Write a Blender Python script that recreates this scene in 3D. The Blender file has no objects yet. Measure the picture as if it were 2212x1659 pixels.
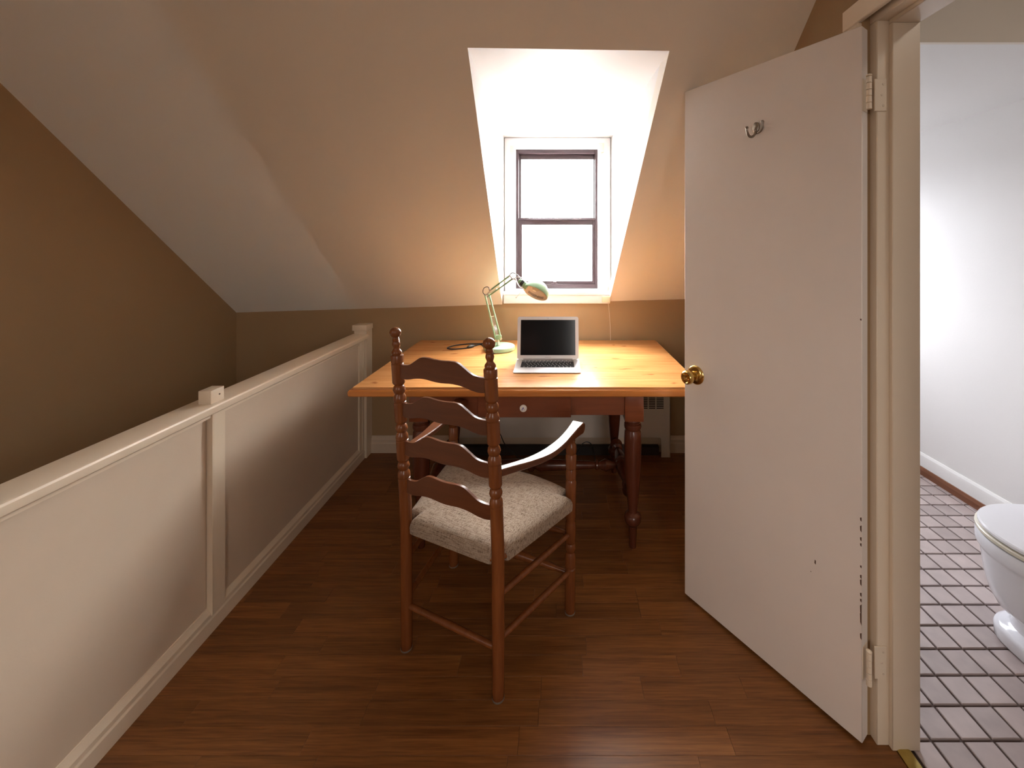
import bpy, bmesh, math, random
from mathutils import Vector, Matrix
random.seed(7)
S = bpy.context.scene
C = S.collection
R = math.radians

# ------------------------------------------------ camera, world, light, exposure
F, CX, HY, CH = 880.0, 1205.0, 530.0, 1.40          # focal length (px), principal point, eye height
cd = bpy.data.cameras.new('camera'); cam = bpy.data.objects.new('camera', cd); C.objects.link(cam)
cam.location = (0, 0, CH); cam.rotation_euler = (R(90), 0, 0)
cd.sensor_width = 36; cd.lens = F / 2212 * 36
cd.shift_x = (1106 - CX) / 2212; cd.shift_y = (HY - 829.5) / 2212
cd.clip_start = 0.02
S.camera = cam
W = bpy.data.worlds.new('overcast_sky'); S.world = W; W.use_nodes = True
wb = W.node_tree.nodes['Background']; wb.inputs[0].default_value = (1, 0.985, 0.97, 1)
# overcast sky (three times brighter overhead than at the horizon) over pale ground
_n = W.node_tree.nodes; _l = W.node_tree.links
_t = _n.new('ShaderNodeTexCoord'); _s = _n.new('ShaderNodeSeparateXYZ'); _r = _n.new('ShaderNodeValToRGB'); _m = _n.new('ShaderNodeMapRange')
_l.new(_t.outputs['Generated'], _s.inputs[0]); _m.inputs[1].default_value = -1; _m.inputs[2].default_value = 1; _l.new(_s.outputs[2], _m.inputs[0]); _l.new(_m.outputs[0], _r.inputs[0])
_e = _r.color_ramp.elements; _e[0].position = 0; _e[0].color = (.12,)*3+(1,); _e[1].position = 1; _e[1].color = (1, 1, 1, 1)
for _p, _v in ((.47, .12), (.53, .40)): _q = _r.color_ramp.elements.new(_p); _q.color = (_v,)*3+(1,)
SKY = 52.0
_k = _n.new('ShaderNodeMath'); _k.operation = 'MULTIPLY'; _k.inputs[1].default_value = SKY; _l.new(_r.outputs[0], _k.inputs[0]); _l.new(_k.outputs[0], wb.inputs[1])
S.view_settings.view_transform = 'Standard'; S.view_settings.look = 'None'
S.view_settings.gamma = 1; S.view_settings.use_curve_mapping = False
S.view_settings.exposure = 1.5

def portal(name, loc, rot, sx, sy):
    l = bpy.data.lights.new(name, 'AREA'); l.shape = 'RECTANGLE'; l.size = sx; l.size_y = sy
    l.cycles.is_portal = True
    o = bpy.data.objects.new(name, l); C.objects.link(o); o.location = loc; o.rotation_euler = rot
portal('window_portal', (-0.01, 2.92, 1.59), (R(-90), 0, 0), 0.60, 0.98)
portal('bathroom_portal', (1.62, 3.16, 1.42), (R(-90), 0, 0), 0.84, 0.98)
portal('rear_fill_portal', (.55, -2.44, 1.65), (R(90), 0, 0), 0.50, 1.06)  # portal of the unseen rear window added for fill
cl = bpy.data.lights.new('bathroom_fill', 'AREA'); cl.shape = 'DISK'; cl.size = 0.22; cl.energy = 1.3; cl.color = (1, 0.90, 0.78)  # added fill lamp, brightens the door jamb and bathroom bulkhead
clo = bpy.data.objects.new('bathroom_fill', cl); C.objects.link(clo); clo.location = (1.60, .35, 2.52)
portal('gable_fill_portal', (-2.34, -1.2, 1.50), (0, R(-90), 0), 0.96, 1.16)  # portal of the unseen gable window added for fill

# ------------------------------------------------ materials
MT = {}
def mat(name, col, rough=0.55, metal=0.0, spec=0.5, bump=0.0, bscale=200.0, var=0.0, vscale=4.0, coat=0.0, objvar=0.0):
    m = bpy.data.materials.new(name); m.use_nodes = True; nt = m.node_tree; n = nt.nodes; L = nt.links
    b = n['Principled BSDF']; b.inputs['Base Color'].default_value = (*col, 1); b.inputs['Roughness'].default_value = rough
    b.inputs['Metallic'].default_value = metal; b.inputs['Specular IOR Level'].default_value = spec
    b.inputs['Coat Weight'].default_value = coat; b.inputs['Coat Roughness'].default_value = 0.2
    tc = n.new('ShaderNodeTexCoord')
    if bump:
        no = n.new('ShaderNodeTexNoise'); no.inputs['Scale'].default_value = bscale; no.inputs['Detail'].default_value = 3
        bp = n.new('ShaderNodeBump'); bp.inputs['Strength'].default_value = bump; bp.inputs['Distance'].default_value = 0.002
        L.new(tc.outputs['Object'], no.inputs['Vector']); L.new(no.outputs['Fac'], bp.inputs['Height']); L.new(bp.outputs[0], b.inputs['Normal'])
    if var or objvar:
        no = n.new('ShaderNodeTexNoise'); no.inputs['Scale'].default_value = vscale; no.inputs['Detail'].default_value = 4
        L.new(tc.outputs['Object'], no.inputs['Vector'])
        mr = n.new('ShaderNodeMapRange'); mr.inputs[1].default_value = 0.3; mr.inputs[2].default_value = 0.7
        mr.inputs[3].default_value = 1 - var; mr.inputs[4].default_value = 1 + var
        L.new(no.outputs['Fac'], mr.inputs[0])
        oi = n.new('ShaderNodeObjectInfo'); m2 = n.new('ShaderNodeMapRange'); m2.inputs[3].default_value = 1 - objvar; m2.inputs[4].default_value = 1 + objvar
        L.new(oi.outputs['Random'], m2.inputs[0])
        mu = n.new('ShaderNodeMath'); mu.operation = 'MULTIPLY'; L.new(mr.outputs[0], mu.inputs[0]); L.new(m2.outputs[0], mu.inputs[1])
        vm = n.new('ShaderNodeVectorMath'); vm.operation = 'SCALE'; vm.inputs[0].default_value = col
        L.new(mu.outputs[0], vm.inputs['Scale']); L.new(vm.outputs[0], b.inputs['Base Color'])
    MT[name] = m; return m

def wood(name, light, dark, axis=0, rough=0.4, spec=0.5, scale=6.0, stretch=14.0, contrast=0.5, objvar=0.12, bump=0.08, knots=False, coat=0.0):
    m = bpy.data.materials.new(name); m.use_nodes = True; nt = m.node_tree; n = nt.nodes; L = nt.links
    b = n['Principled BSDF']; b.inputs['Roughness'].default_value = rough; b.inputs['Specular IOR Level'].default_value = spec
    b.inputs['Coat Weight'].default_value = coat; b.inputs['Coat Roughness'].default_value = 0.12
    tc = n.new('ShaderNodeTexCoord'); oi = n.new('ShaderNodeObjectInfo')
    ofs = n.new('ShaderNodeVectorMath'); ofs.operation = 'SCALE'; ofs.inputs[0].default_value = (13.1, 7.7, 5.3)
    L.new(oi.outputs['Random'], ofs.inputs['Scale'])
    ad = n.new('ShaderNodeVectorMath'); ad.operation = 'ADD'; L.new(tc.outputs['Object'], ad.inputs[0]); L.new(ofs.outputs[0], ad.inputs[1])
    mp = n.new('ShaderNodeMapping'); sc = [stretch] * 3; sc[axis] = 1.0; mp.inputs['Scale'].default_value = sc
    L.new(ad.outputs[0], mp.inputs['Vector'])
    n1 = n.new('ShaderNodeTexNoise'); n1.inputs['Scale'].default_value = scale; n1.inputs['Detail'].default_value = 6
    n1.inputs['Roughness'].default_value = 0.62; n1.inputs['Distortion'].default_value = 0.6
    L.new(mp.outputs[0], n1.inputs['Vector'])
    n2 = n.new('ShaderNodeTexNoise'); n2.inputs['Scale'].default_value = scale * 0.25; n2.inputs['Detail'].default_value = 2
    L.new(mp.outputs[0], n2.inputs['Vector'])
    wv = n.new('ShaderNodeMath'); wv.operation = 'MULTIPLY_ADD'; wv.inputs[1].default_value = 0.6
    L.new(n1.outputs['Fac'], wv.inputs[0])
    m4 = n.new('ShaderNodeMath'); m4.operation = 'MULTIPLY'; m4.inputs[1].default_value = 0.4; L.new(n2.outputs['Fac'], m4.inputs[0]); L.new(m4.outputs[0], wv.inputs[2])
    cr = n.new('ShaderNodeValToRGB'); e = cr.color_ramp.elements
    e[0].position = 0.5 - contrast * 0.25; e[0].color = (*dark, 1); e[1].position = 0.5 + contrast * 0.2; e[1].color = (*light, 1)
    L.new(wv.outputs[0], cr.inputs[0]); out = cr.outputs[0]
    if knots:
        vo = n.new('ShaderNodeTexVoronoi'); vo.voronoi_dimensions = '2D'; vo.inputs['Scale'].default_value = 3.6; vo.inputs['Randomness'].default_value = 1.0
        m5 = n.new('ShaderNodeMapping'); m5.inputs['Scale'].default_value = (0.8, 1.7, 0); L.new(tc.outputs['Object'], m5.inputs['Vector'])
        no5 = n.new('ShaderNodeTexNoise'); no5.inputs['Scale'].default_value = 9; va = n.new('ShaderNodeVectorMath'); va.operation = 'MULTIPLY_ADD'
        L.new(tc.outputs['Object'], no5.inputs['Vector'])
        va.inputs[1].default_value = (.16, .08, 0); L.new(no5.outputs['Color'], va.inputs[0]); L.new(m5.outputs[0], va.inputs[2]); L.new(va.outputs[0], vo.inputs['Vector'])
        kr = n.new('ShaderNodeMapRange'); kr.inputs[1].default_value = 0.02; kr.inputs[2].default_value = 0.085; kr.inputs[3].default_value = 0.75; kr.inputs[4].default_value = 0
        L.new(vo.outputs['Distance'], kr.inputs[0])
        mx = n.new('ShaderNodeMix'); mx.data_type = 'RGBA'; L.new(kr.outputs[0], mx.inputs[0]); L.new(out, mx.inputs[6]); mx.inputs[7].default_value = (dark[0] * .6, dark[1] * .45, dark[2] * .4, 1)
        out = mx.outputs[2]
    m2 = n.new('ShaderNodeMapRange'); m2.inputs[3].default_value = 1 - objvar; m2.inputs[4].default_value = 1 + objvar; L.new(oi.outputs['Random'], m2.inputs[0])
    vm = n.new('ShaderNodeVectorMath'); vm.operation = 'SCALE'; L.new(out, vm.inputs[0]); L.new(m2.outputs[0], vm.inputs['Scale']); L.new(vm.outputs[0], b.inputs['Base Color'])
    if bump:
        bp = n.new('ShaderNodeBump'); bp.inputs['Strength'].default_value = bump; bp.inputs['Distance'].default_value = 0.002
        L.new(n1.outputs['Fac'], bp.inputs['Height']); L.new(bp.outputs[0], b.inputs['Normal'])
    MT[name] = m; return m

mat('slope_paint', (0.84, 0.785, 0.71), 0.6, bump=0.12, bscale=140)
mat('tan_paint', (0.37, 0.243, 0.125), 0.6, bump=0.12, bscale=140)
mat('dormer_trim', (0.80, 0.72, 0.62), 0.5)
mat('white_wall', (0.84, 0.82, 0.80), 0.5, bump=0.1, bscale=140)
mat('dormer_paint', (0.82, 0.80, 0.79), 0.5, bump=0.06, bscale=90)
mat('panel_paint', (0.64, 0.52, 0.405), 0.42, bump=0.08, bscale=160, var=0.03)
mat('trim_paint', (0.76, 0.64, 0.50), 0.32, bump=0.08, bscale=60)
mat('door_paint', (0.78, 0.70, 0.64), 0.38, bump=0.07, bscale=180, var=0.02)
mat('window_paint', (0.86, 0.85, 0.86), 0.35, bump=0.1, bscale=50)
mat('cream_plastic', (0.80, 0.70, 0.50), 0.45)
mat('window_frame', (0.055, 0.032, 0.036), 0.35)
mat('steel', (0.62, 0.60, 0.57), 0.28, metal=1)
mat('brass', (0.70, 0.47, 0.16), 0.16, metal=1)
mat('brass_worn', (0.50, 0.38, 0.12), 0.38, metal=1, var=0.2, vscale=30)
mat('green_enamel', (0.29, 0.47, 0.29), 0.42)
mat('dull_steel', (0.34, 0.30, 0.26), 0.38, metal=1)
mat('shade_inside', (0.75, 0.62, 0.45), 0.5)
mat('black_rubber', (0.012, 0.012, 0.013), 0.4)
mat('black_gap', (0.02, 0.017, 0.015), 0.9)
mat('aluminium', (0.66, 0.64, 0.64), 0.42, metal=0.55)
mat('screen_glass', (0.006, 0.008, 0.012), 0.12, spec=0.25)
mat('key_black', (0.02, 0.02, 0.024), 0.5)
mat('porcelain', (0.80, 0.80, 0.84), 0.12)
mat('lid_white', (0.83, 0.82, 0.85), 0.2)
mat('seat_cream', (0.75, 0.70, 0.58), 0.3)
mat('grout', (0.085, 0.05, 0.04), 0.75)
mat('tile', (0.44, 0.36, 0.34), 0.3, var=0.10, vscale=14, objvar=0.13, bump=0.05, bscale=120)
mat('brown_strip', (0.20, 0.075, 0.035), 0.4, var=0.1)
mat('knob_china', (0.83, 0.80, 0.76), 0.15)
mat('blue_print', (0.06, 0.06, 0.35), 0.3)
mat('print_dark', (0.10, 0.08, 0.06), 0.6)
mat('letter_grey', (0.16, 0.14, 0.13), 0.5)
mat('heater_enamel', (0.62, 0.56, 0.50), 0.4)
mat('heater_dark', (0.03, 0.022, 0.02), 0.6)
mat('cord_cream', (0.75, 0.66, 0.52), 0.5)
mat('felt_white', (0.16, 0.12, 0.09), 0.3)
mat('chip_dark', (0.10, 0.05, 0.03), 0.6)
mat('subfloor', (0.10, 0.05, 0.025), 0.8)
wood('floor_laminate', (0.29, 0.115, 0.032), (0.105, 0.034, 0.009), axis=0, rough=0.40, spec=0.35, scale=8.0, stretch=26, contrast=0.85, objvar=0.15, bump=0.05)
wood('pine', (0.66, 0.32, 0.115), (0.44, 0.175, 0.05), axis=0, rough=0.24, spec=0.5, scale=3.0, stretch=13, contrast=0.8, objvar=0.07, bump=0.02, knots=True)
wood('pine_edge', (0.62, 0.24, 0.055), (0.42, 0.135, 0.028), axis=0, rough=0.3, scale=2.5, stretch=12, contrast=0.8, objvar=0.03, bump=0.02)
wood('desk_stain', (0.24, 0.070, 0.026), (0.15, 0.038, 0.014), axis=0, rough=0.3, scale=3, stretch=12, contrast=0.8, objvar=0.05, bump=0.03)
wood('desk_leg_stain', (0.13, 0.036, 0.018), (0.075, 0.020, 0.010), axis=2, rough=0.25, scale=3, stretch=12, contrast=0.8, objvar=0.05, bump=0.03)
wood('chair_wood', (0.23, 0.075, 0.021), (0.135, 0.038, 0.011), axis=2, rough=0.27, spec=0.45, scale=5, stretch=10, contrast=0.8, objvar=0.06, bump=0.03)
wood('chair_slat', (0.135, 0.042, 0.015), (0.085, 0.026, 0.010), axis=0, rough=0.30, spec=0.4, scale=5, stretch=10, contrast=0.8, objvar=0.04, bump=0.03)

def fabric():
    m = bpy.data.materials.new('seat_fabric'); m.use_nodes = True; nt = m.node_tree; n = nt.nodes; L = nt.links
    b = n['Principled BSDF']; b.inputs['Roughness'].default_value = 0.9; b.inputs['Specular IOR Level'].default_value = 0.15
    b.inputs['Sheen Weight'].default_value = 0.15
    tc = n.new('ShaderNodeTexCoord')
    def thread(scl):
        mp = n.new('ShaderNodeMapping'); mp.inputs['Scale'].default_value = scl; L.new(tc.outputs['Object'], mp.inputs['Vector'])
        no = n.new('ShaderNodeTexNoise'); no.inputs['Scale'].default_value = 1; no.inputs['Detail'].default_value = 2; L.new(mp.outputs[0], no.inputs['Vector']); return no.outputs['Fac']
    a = thread((30, 620, 620)); c = thread((700, 90, 90))
    mu = n.new('ShaderNodeMath'); mu.operation = 'ADD'; L.new(a, mu.inputs[0]); L.new(c, mu.inputs[1])
    cr = n.new('ShaderNodeValToRGB'); e = cr.color_ramp.elements
    cr.color_ramp.elements.new(0.5)
    e = cr.color_ramp.elements
    e[0].position = 0.36; e[0].color = (0.08, 0.045, 0.025, 1); e[1].position = 0.46; e[1].color = (0.27, 0.195, 0.14, 1); e[2].position = 0.58; e[2].color = (0.38, 0.30, 0.23, 1)
    hv = n.new('ShaderNodeMath'); hv.operation = 'MULTIPLY'; hv.inputs[1].default_value = 0.5; L.new(mu.outputs[0], hv.inputs[0]); L.new(hv.outputs[0], cr.inputs[0])
    L.new(cr.outputs[0], b.inputs['Base Color'])
    bp = n.new('ShaderNodeBump'); bp.inputs['Strength'].default_value = 0.6; bp.inputs['Distance'].default_value = 0.002
    L.new(hv.outputs[0], bp.inputs['Height']); L.new(bp.outputs[0], b.inputs['Normal']); MT['seat_fabric'] = m
fabric()
def glass(nm='clear_glass', tint=(0.97, 0.98, 0.98, 1)):
    m = bpy.data.materials.new(nm); m.use_nodes = True; nt = m.node_tree; n = nt.nodes; L = nt.links
    n.remove(n['Principled BSDF']); t = n.new('ShaderNodeBsdfTransparent'); g = n.new('ShaderNodeBsdfGlossy'); g.inputs['Roughness'].default_value = 0.02
    t.inputs[0].default_value = tint; mx = n.new('ShaderNodeMixShader'); mx.inputs[0].default_value = 0.04
    L.new(t.outputs[0], mx.inputs[1]); L.new(g.outputs[0], mx.inputs[2]); L.new(mx.outputs[0], n['Material Output'].inputs[0]); MT[nm] = m
glass(); glass('dimming_glass', (.41, .42, .44, 1)); glass('rear_fill_glass', (.50, .49, .48, 1)); glass('gable_fill_glass', (.34, .33, .32, 1))  # dark tints set how much light the bathroom and added windows let in

# ------------------------------------------------ mesh helpers
class MB:
    def __init__(s): s.v = []; s.f = []
    def add(s, vs, fs):
        o = len(s.v); s.v += [tuple(p) for p in vs]; s.f += [tuple(i + o for i in f) for f in fs]; return s
    def box(s, x0, x1, y0, y1, z0, z1):
        return s.add([(x0,y0,z0),(x1,y0,z0),(x1,y1,z0),(x0,y1,z0),(x0,y0,z1),(x1,y0,z1),(x1,y1,z1),(x0,y1,z1)],
                     [(0,3,2,1),(4,5,6,7),(0,1,5,4),(1,2,6,5),(2,3,7,6),(3,0,4,7)])
    def slab(s, x0, x1, y0, y1, z0, z1, c=0.001):          # box with chamfered top edges
        return s.add([(x0,y0,z0),(x1,y0,z0),(x1,y1,z0),(x0,y1,z0),(x0,y0,z1-c),(x1,y0,z1-c),(x1,y1,z1-c),(x0,y1,z1-c),
                      (x0+c,y0+c,z1),(x1-c,y0+c,z1),(x1-c,y1-c,z1),(x0+c,y1-c,z1)],
                     [(0,3,2,1),(0,1,5,4),(1,2,6,5),(2,3,7,6),(3,0,4,7),(4,5,9,8),(5,6,10,9),(6,7,11,10),(7,4,8,11),(8,9,10,11)])
    def cbox(s, x0, x1, y0, y1, z0, z1, c=0.002, seg=2):      # fully bevelled box
        bm = bmesh.new(); bmesh.ops.create_cube(bm, size=1)
        for v in bm.verts: v.co = ((x0+x1)/2 + v.co.x*(x1-x0), (y0+y1)/2 + v.co.y*(y1-y0), (z0+z1)/2 + v.co.z*(z1-z0))
        bmesh.ops.bevel(bm, geom=bm.edges[:], offset=c, segments=seg, affect='EDGES', profile=0.5)
        bm.verts.index_update(); s.add([v.co[:] for v in bm.verts], [[v.index for v in f.verts] for f in bm.faces]); bm.free(); return s
    def loft(s, rings, cap=True, closed=True):
        n = len(rings[0]); o = len(s.v)
        for r in rings: s.v += [tuple(p) for p in r]
        for k in range(len(rings) - 1):
            for i in range(n if closed else n - 1):
                j = (i + 1) % n; s.f.append((o+k*n+i, o+k*n+j, o+(k+1)*n+j, o+(k+1)*n+i))
        if cap:
            s.f.append(tuple(o + i for i in reversed(range(n)))); s.f.append(tuple(o + (len(rings)-1)*n + i for i in range(n)))
        return s
    def lathe(s, prof, a=(0,0,0), axis=(0,0,1), seg=24):       # prof: (radius, distance along axis)
        ax = Vector(axis).normalized(); t = Vector((1,0,0)) if abs(ax.x) < .9 else Vector((0,1,0))
        u = ax.cross(t).normalized(); w = ax.cross(u); a = Vector(a)
        rings = [[a + ax*h + (u*math.cos(2*math.pi*i/seg) + w*math.sin(2*math.pi*i/seg))*max(r, 1e-4) for i in range(seg)] for r, h in prof]
        return s.loft(rings)
    def lathe_path(s, prof, path, seg=20):                     # prof: (radius, z); path(z)->(x,y)
        rings = []
        for r, z in prof:
            x, y = path(z); rings.append([(x + r*math.cos(2*math.pi*i/seg), y + r*math.sin(2*math.pi*i/seg), z) for i in range(seg)])
        return s.loft(rings)
    def tube(s, pts, r, seg=10, smooth=0):
        pts = [Vector(p) for p in pts]
        if smooth:
            q = []
            for i in range(len(pts) - 1):
                p0 = pts[max(i-1, 0)]; p1 = pts[i]; p2 = pts[i+1]; p3 = pts[min(i+2, len(pts)-1)]
                for k in range(smooth):
                    t = k / smooth
                    q.append(0.5*((2*p1) + (p2-p0)*t + (2*p0-5*p1+4*p2-p3)*t*t + (3*p1-p0-3*p2+p3)*t**3))
            q.append(pts[-1]); pts = q
        rr = r if isinstance(r, (list, tuple)) else [r]*len(pts)
        d = (pts[1]-pts[0]).normalized(); u = d.orthogonal().normalized(); rings = []
        for i, p in enumerate(pts):
            dd = (pts[min(i+1, len(pts)-1)] - pts[max(i-1, 0)]).normalized()
            u = (u - dd*u.dot(dd)).normalized(); w = dd.cross(u)
            rings.append([p + (u*math.cos(2*math.pi*k/seg) + w*math.sin(2*math.pi*k/seg))*rr[i] for k in range(seg)])
        return s.loft(rings)
    def prism(s, outline, y0, y1, axis='y'):                   # outline in the two other axes
        n = len(outline)
        def P(a, b, t): return (a, t, b) if axis == 'y' else ((t, a, b) if axis == 'x' else (a, b, t))
        return s.add([P(a, b, y0) for a, b in outline] + [P(a, b, y1) for a, b in outline],
                     [tuple(range(n)), tuple(reversed(range(n, 2*n)))] + [(i, (i+1) % n + 0, (i+1) % n + n, i + n)[::-1] for i in range(n)])
    def build(s, name, m, parent=None, origin=None, smooth=True, ang=38, local=False):
        o0 = Vector(origin) if origin else Vector((0,0,0))
        me = bpy.data.meshes.new(name); me.from_pydata([tuple(Vector(v) - o0) for v in s.v], [], s.f)
        bm = bmesh.new(); bm.from_mesh(me); bmesh.ops.recalc_face_normals(bm, faces=bm.faces); bm.to_mesh(me); bm.free()
        if smooth:
            me.polygons.foreach_set('use_smooth', [True]*len(me.polygons)); me.set_sharp_from_angle(angle=R(ang))
        me.materials.append(MT[m]); ob = bpy.data.objects.new(name, me); C.objects.link(ob)
        if parent:
            ob.parent = parent
            if not local:
                q = parent; off = Vector((0,0,0))
                while q: off += q.location; q = q.parent
                ob.location = o0 - off
        else: ob.location = o0
        return ob
def tag(o, label=None, cat=None, group=None, kind=None):
    if label: o['label'] = label
    if cat: o['category'] = cat
    if group: o['group'] = group
    if kind: o['kind'] = kind
    return o
def thing(name, label, cat, loc, rz=0, group=None):
    o = bpy.data.objects.new(name, None); C.objects.link(o); o.location = loc; o.rotation_euler = (0, 0, rz); o.empty_display_size = .05
    return tag(o, label, cat, group)
def struct(o): o['kind'] = 'structure'; return o
def box(*a): return MB().box(*a)
def px(x, y, Y): return Vector(((x-CX)*Y/F, Y, CH-(y-HY)*Y/F))

# ------------------------------------------------ room shell
YB = 2.762                      # face of the knee wall
XL, XR = -2.18, 0.875           # gable wall, bathroom partition
def sa(x): return 0.945 + 0.0298*(x + 2.18)
def sb(x): return 0.933 - 0.0223*(x + 2.18)
def sz(x, y): return sa(x) + sb(x)*(YB - y)
ZC = 2.45
def ycl(x): return YB - (ZC - sa(x))/sb(x)
TL = (-.332, 1.4985, 2.127); TR = (.413, 1.508, 2.120); BL = (-.3766, YB, sa(-.3766)); BR = (.348, YB, sa(.348))

floor = struct(box(-1.34, 0.978, -2.3, 2.80, -0.25, -0.010).build('floor', 'subfloor', smooth=False))
# laminate strips, running across the room; the ones in view one by one
rows = []; y = YB; w = 0.0685
view_n = 0; rest = MB()
while y > -2.3:
    y0 = y - w; x = -1.262 - random.random()*0.4
    while x < 0.938:
        ln = random.choice((0.32, 0.41, 0.52, 0.60)); x0, x1 = max(x, -1.275), min(x + ln, 0.938); x += ln
        if x1 - x0 < 0.01: continue
        if y > 1.05:
            MB().slab(x0+.0002, x1-.0002, y0+.0002, y-.0002, -0.010, 0.0, .0006).build('plank', 'floor_laminate', floor, smooth=False); view_n += 1
        else:
            rest.slab(x0+.0002, x1-.0002, y0+.0002, y-.0002, -0.010, 0.0, .0006)
    y = y0
tag(rest.build('plank', 'floor_laminate', floor, smooth=False), kind='stuff')
struct(box(-2.30, -1.34, -2.3, 2.9, -2.75, -2.6).build('floor', 'subfloor', smooth=False))

# knee wall with the dormer breast
o = MB(); ol = [(-2.32,-2.75),(1.0,-2.75),(1.0,sa(1.0)+.02),(.348,sa(.348)+.02),(.348,1.065),(-.3766,1.065),(-.3766,sa(-.3766)+.02),(-2.32,sa(-2.32)+.02)]
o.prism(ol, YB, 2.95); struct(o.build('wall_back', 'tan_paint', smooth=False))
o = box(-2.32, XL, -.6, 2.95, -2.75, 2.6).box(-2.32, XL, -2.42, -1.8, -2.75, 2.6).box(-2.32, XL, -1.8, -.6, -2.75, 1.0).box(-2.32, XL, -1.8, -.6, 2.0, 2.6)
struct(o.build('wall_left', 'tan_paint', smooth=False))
o = box(XR, 1.0, 1.165, 2.95, -.25, 2.6).box(XR, 1.0, .44, 1.165, 2.06, 2.6).box(XR, 1.0, -2.42, .44, -.25, 2.6)
o.box(.99, 1.003, -.8, 1.2, 2.06, 2.72)
struct(o.build('wall_right', 'tan_paint', smooth=False))
# rear wall behind the camera
o = box(-2.32, .28, -2.42, -2.3, -2.75, 2.6).box(.82, 1.0, -2.42, -2.3, -2.75, 2.6).box(.28, .82, -2.42, -2.3, -2.75, 1.1).box(.28, .82, -2.42, -2.3, 2.2, 2.6)
struct(o.build('wall_rear', 'tan_paint', smooth=False))
# ceiling: flat part and the long slope with the dormer cut out
def patch(m, pts, up=0.10):
    n = len(pts); m.add(list(pts) + [(p[0], p[1], p[2]+up) for p in pts], [tuple(range(n)), tuple(range(n, 2*n))] + [(i, (i+1) % n, (i+1) % n+n, i+n) for i in range(n)])
o = MB(); ye = 2.86
def SP(x, y): return (x, y, sz(x, y))
def col(x0, x1, n=4):
    for i in range(n):
        a = x0+(x1-x0)*i/n; b = x0+(x1-x0)*(i+1)/n
        patch(o, [SP(a, ye), SP(b, ye), (b, ycl(b), ZC), (a, ycl(a), ZC)])
col(-2.25, -.60, 6); col(.60, .94, 2)
# beside and above the dormer
patch(o, [SP(-.60, ye), SP(BL[0], ye), BL, SP(TL[0], TL[1]), SP(-.60, TL[1])])
patch(o, [SP(BR[0], ye), SP(.60, ye), SP(.60, TR[1]), SP(TR[0], TR[1]), BR])
patch(o, [SP(-.60, TL[1]), SP(TL[0], TL[1]), (TL[0], ycl(TL[0]), ZC), (-.60, ycl(-.6), ZC)])
patch(o, [SP(TL[0], TL[1]), SP(TR[0], TR[1]), (TR[0], ycl(TR[0]), ZC), (TL[0], ycl(TL[0]), ZC)])
patch(o, [SP(TR[0], TR[1]), SP(.60, TR[1]), (.60, ycl(.6), ZC), (TR[0], ycl(TR[0]), ZC)])
slope = struct(o.build('ceiling', 'slope_paint', smooth=False))
o = MB(); patch(o, [(-2.25, -2.35, ZC), (.94, -2.35, ZC), (.94, ycl(.94), ZC), (-2.25, ycl(-2.25), ZC)])
struct(o.build('ceiling', 'slope_paint', smooth=False))
# dormer: cheeks, lid
YW = 2.82
TLs = SP(TL[0], TL[1]); TRs = SP(TR[0], TR[1]); CL = (-.372, YW+.02, 2.143); CR = (.366, YW+.02, 2.143)
def thick(pts, d):
    n = len(pts); m = MB(); m.add(list(pts) + [tuple(Vector(p)+Vector(d)) for p in pts], [tuple(range(n)), tuple(range(n, 2*n))] + [(i, (i+1) % n, (i+1) % n+n, i+n) for i in range(n)]); return m
struct(thick([TLs, BL, (-.372, YW+.02, .98), CL], (-.06, 0, .09)).build('wall_dormer_left', 'dormer_paint', smooth=False))
struct(thick([TRs, BR, (.366, YW+.02, .99), CR], (.06, 0, .09)).build('wall_dormer_right', 'dormer_paint', smooth=False))
struct(thick([TLs, TRs, CR, CL], (0, .04, .08)).build('ceiling_dormer', 'dormer_paint', smooth=False))
wx0, wx1, wz0, wz1 = -.293, .277, 1.100, 2.066
o = MB().box(-.46, wx0, YW, 2.95, .9, 2.25).box(wx1, .46, YW, 2.95, .9, 2.25).box(wx0, wx1, YW, 2.95, wz1, 2.25).box(wx0, wx1, YW+.001, 2.95, .9, wz0)
struct(o.build('wall_dormer_back', 'dormer_paint', smooth=False))

# ------------------------------------------------ dormer window
win = struct(bpy.data.objects.new('window_1', None)); C.objects.link(win); win.location = (-.008, 2.82, 1.1)
def ring(x0, x1, z0, z1, a0, a1, b0, b1, y0, y1, c=.0015):
    m = MB(); m.cbox(x0, a0, y0, y1, z0, z1, c, 1).cbox(a1, x1, y0, y1, z0, z1, c, 1).cbox(a0-.001, a1+.001, y0+.0005, y1, z0, b0, c, 1).cbox(a0-.001, a1+.001, y0+.0005, y1, b1, z1, c, 1); return m
ring(-.2925, .2765, 1.101, 2.0655, -.272, .259, 1.130, 2.040, 2.828, 2.905).build('window_frame', 'window_frame', win)
us = ring(-.272, .259, 1.556, 2.040, -.2595, .2515, 1.590, 2.006, 2.868, 2.896).build('upper_sash', 'window_frame', win)
ls = ring(-.272, .259, 1.130, 1.592, -.249, .239, 1.152, 1.543, 2.836, 2.866).build('lower_sash', 'window_frame', win)
box(-.262, .254, 2.880, 2.884, 1.588, 2.008).build('pane', 'clear_glass', us, smooth=False)
box(-.251, .241, 2.849, 2.853, 1.150, 1.545).build('pane', 'clear_glass', ls, smooth=False)
MB().cbox(-.275, .262, 2.826, 2.838, 1.575, 1.583, .001, 1).build('meeting_rail_bead', 'window_frame', ls)
o = MB().cbox(-.045, .000, 2.822, 2.838, 1.126, 1.136, .002).cbox(-.030, -.012, 2.815, 2.830, 1.134, 1.150, .003)
tag(o.build('sash_latch', 'window_frame', ls), 'small dark latch on the bottom sash')
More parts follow.
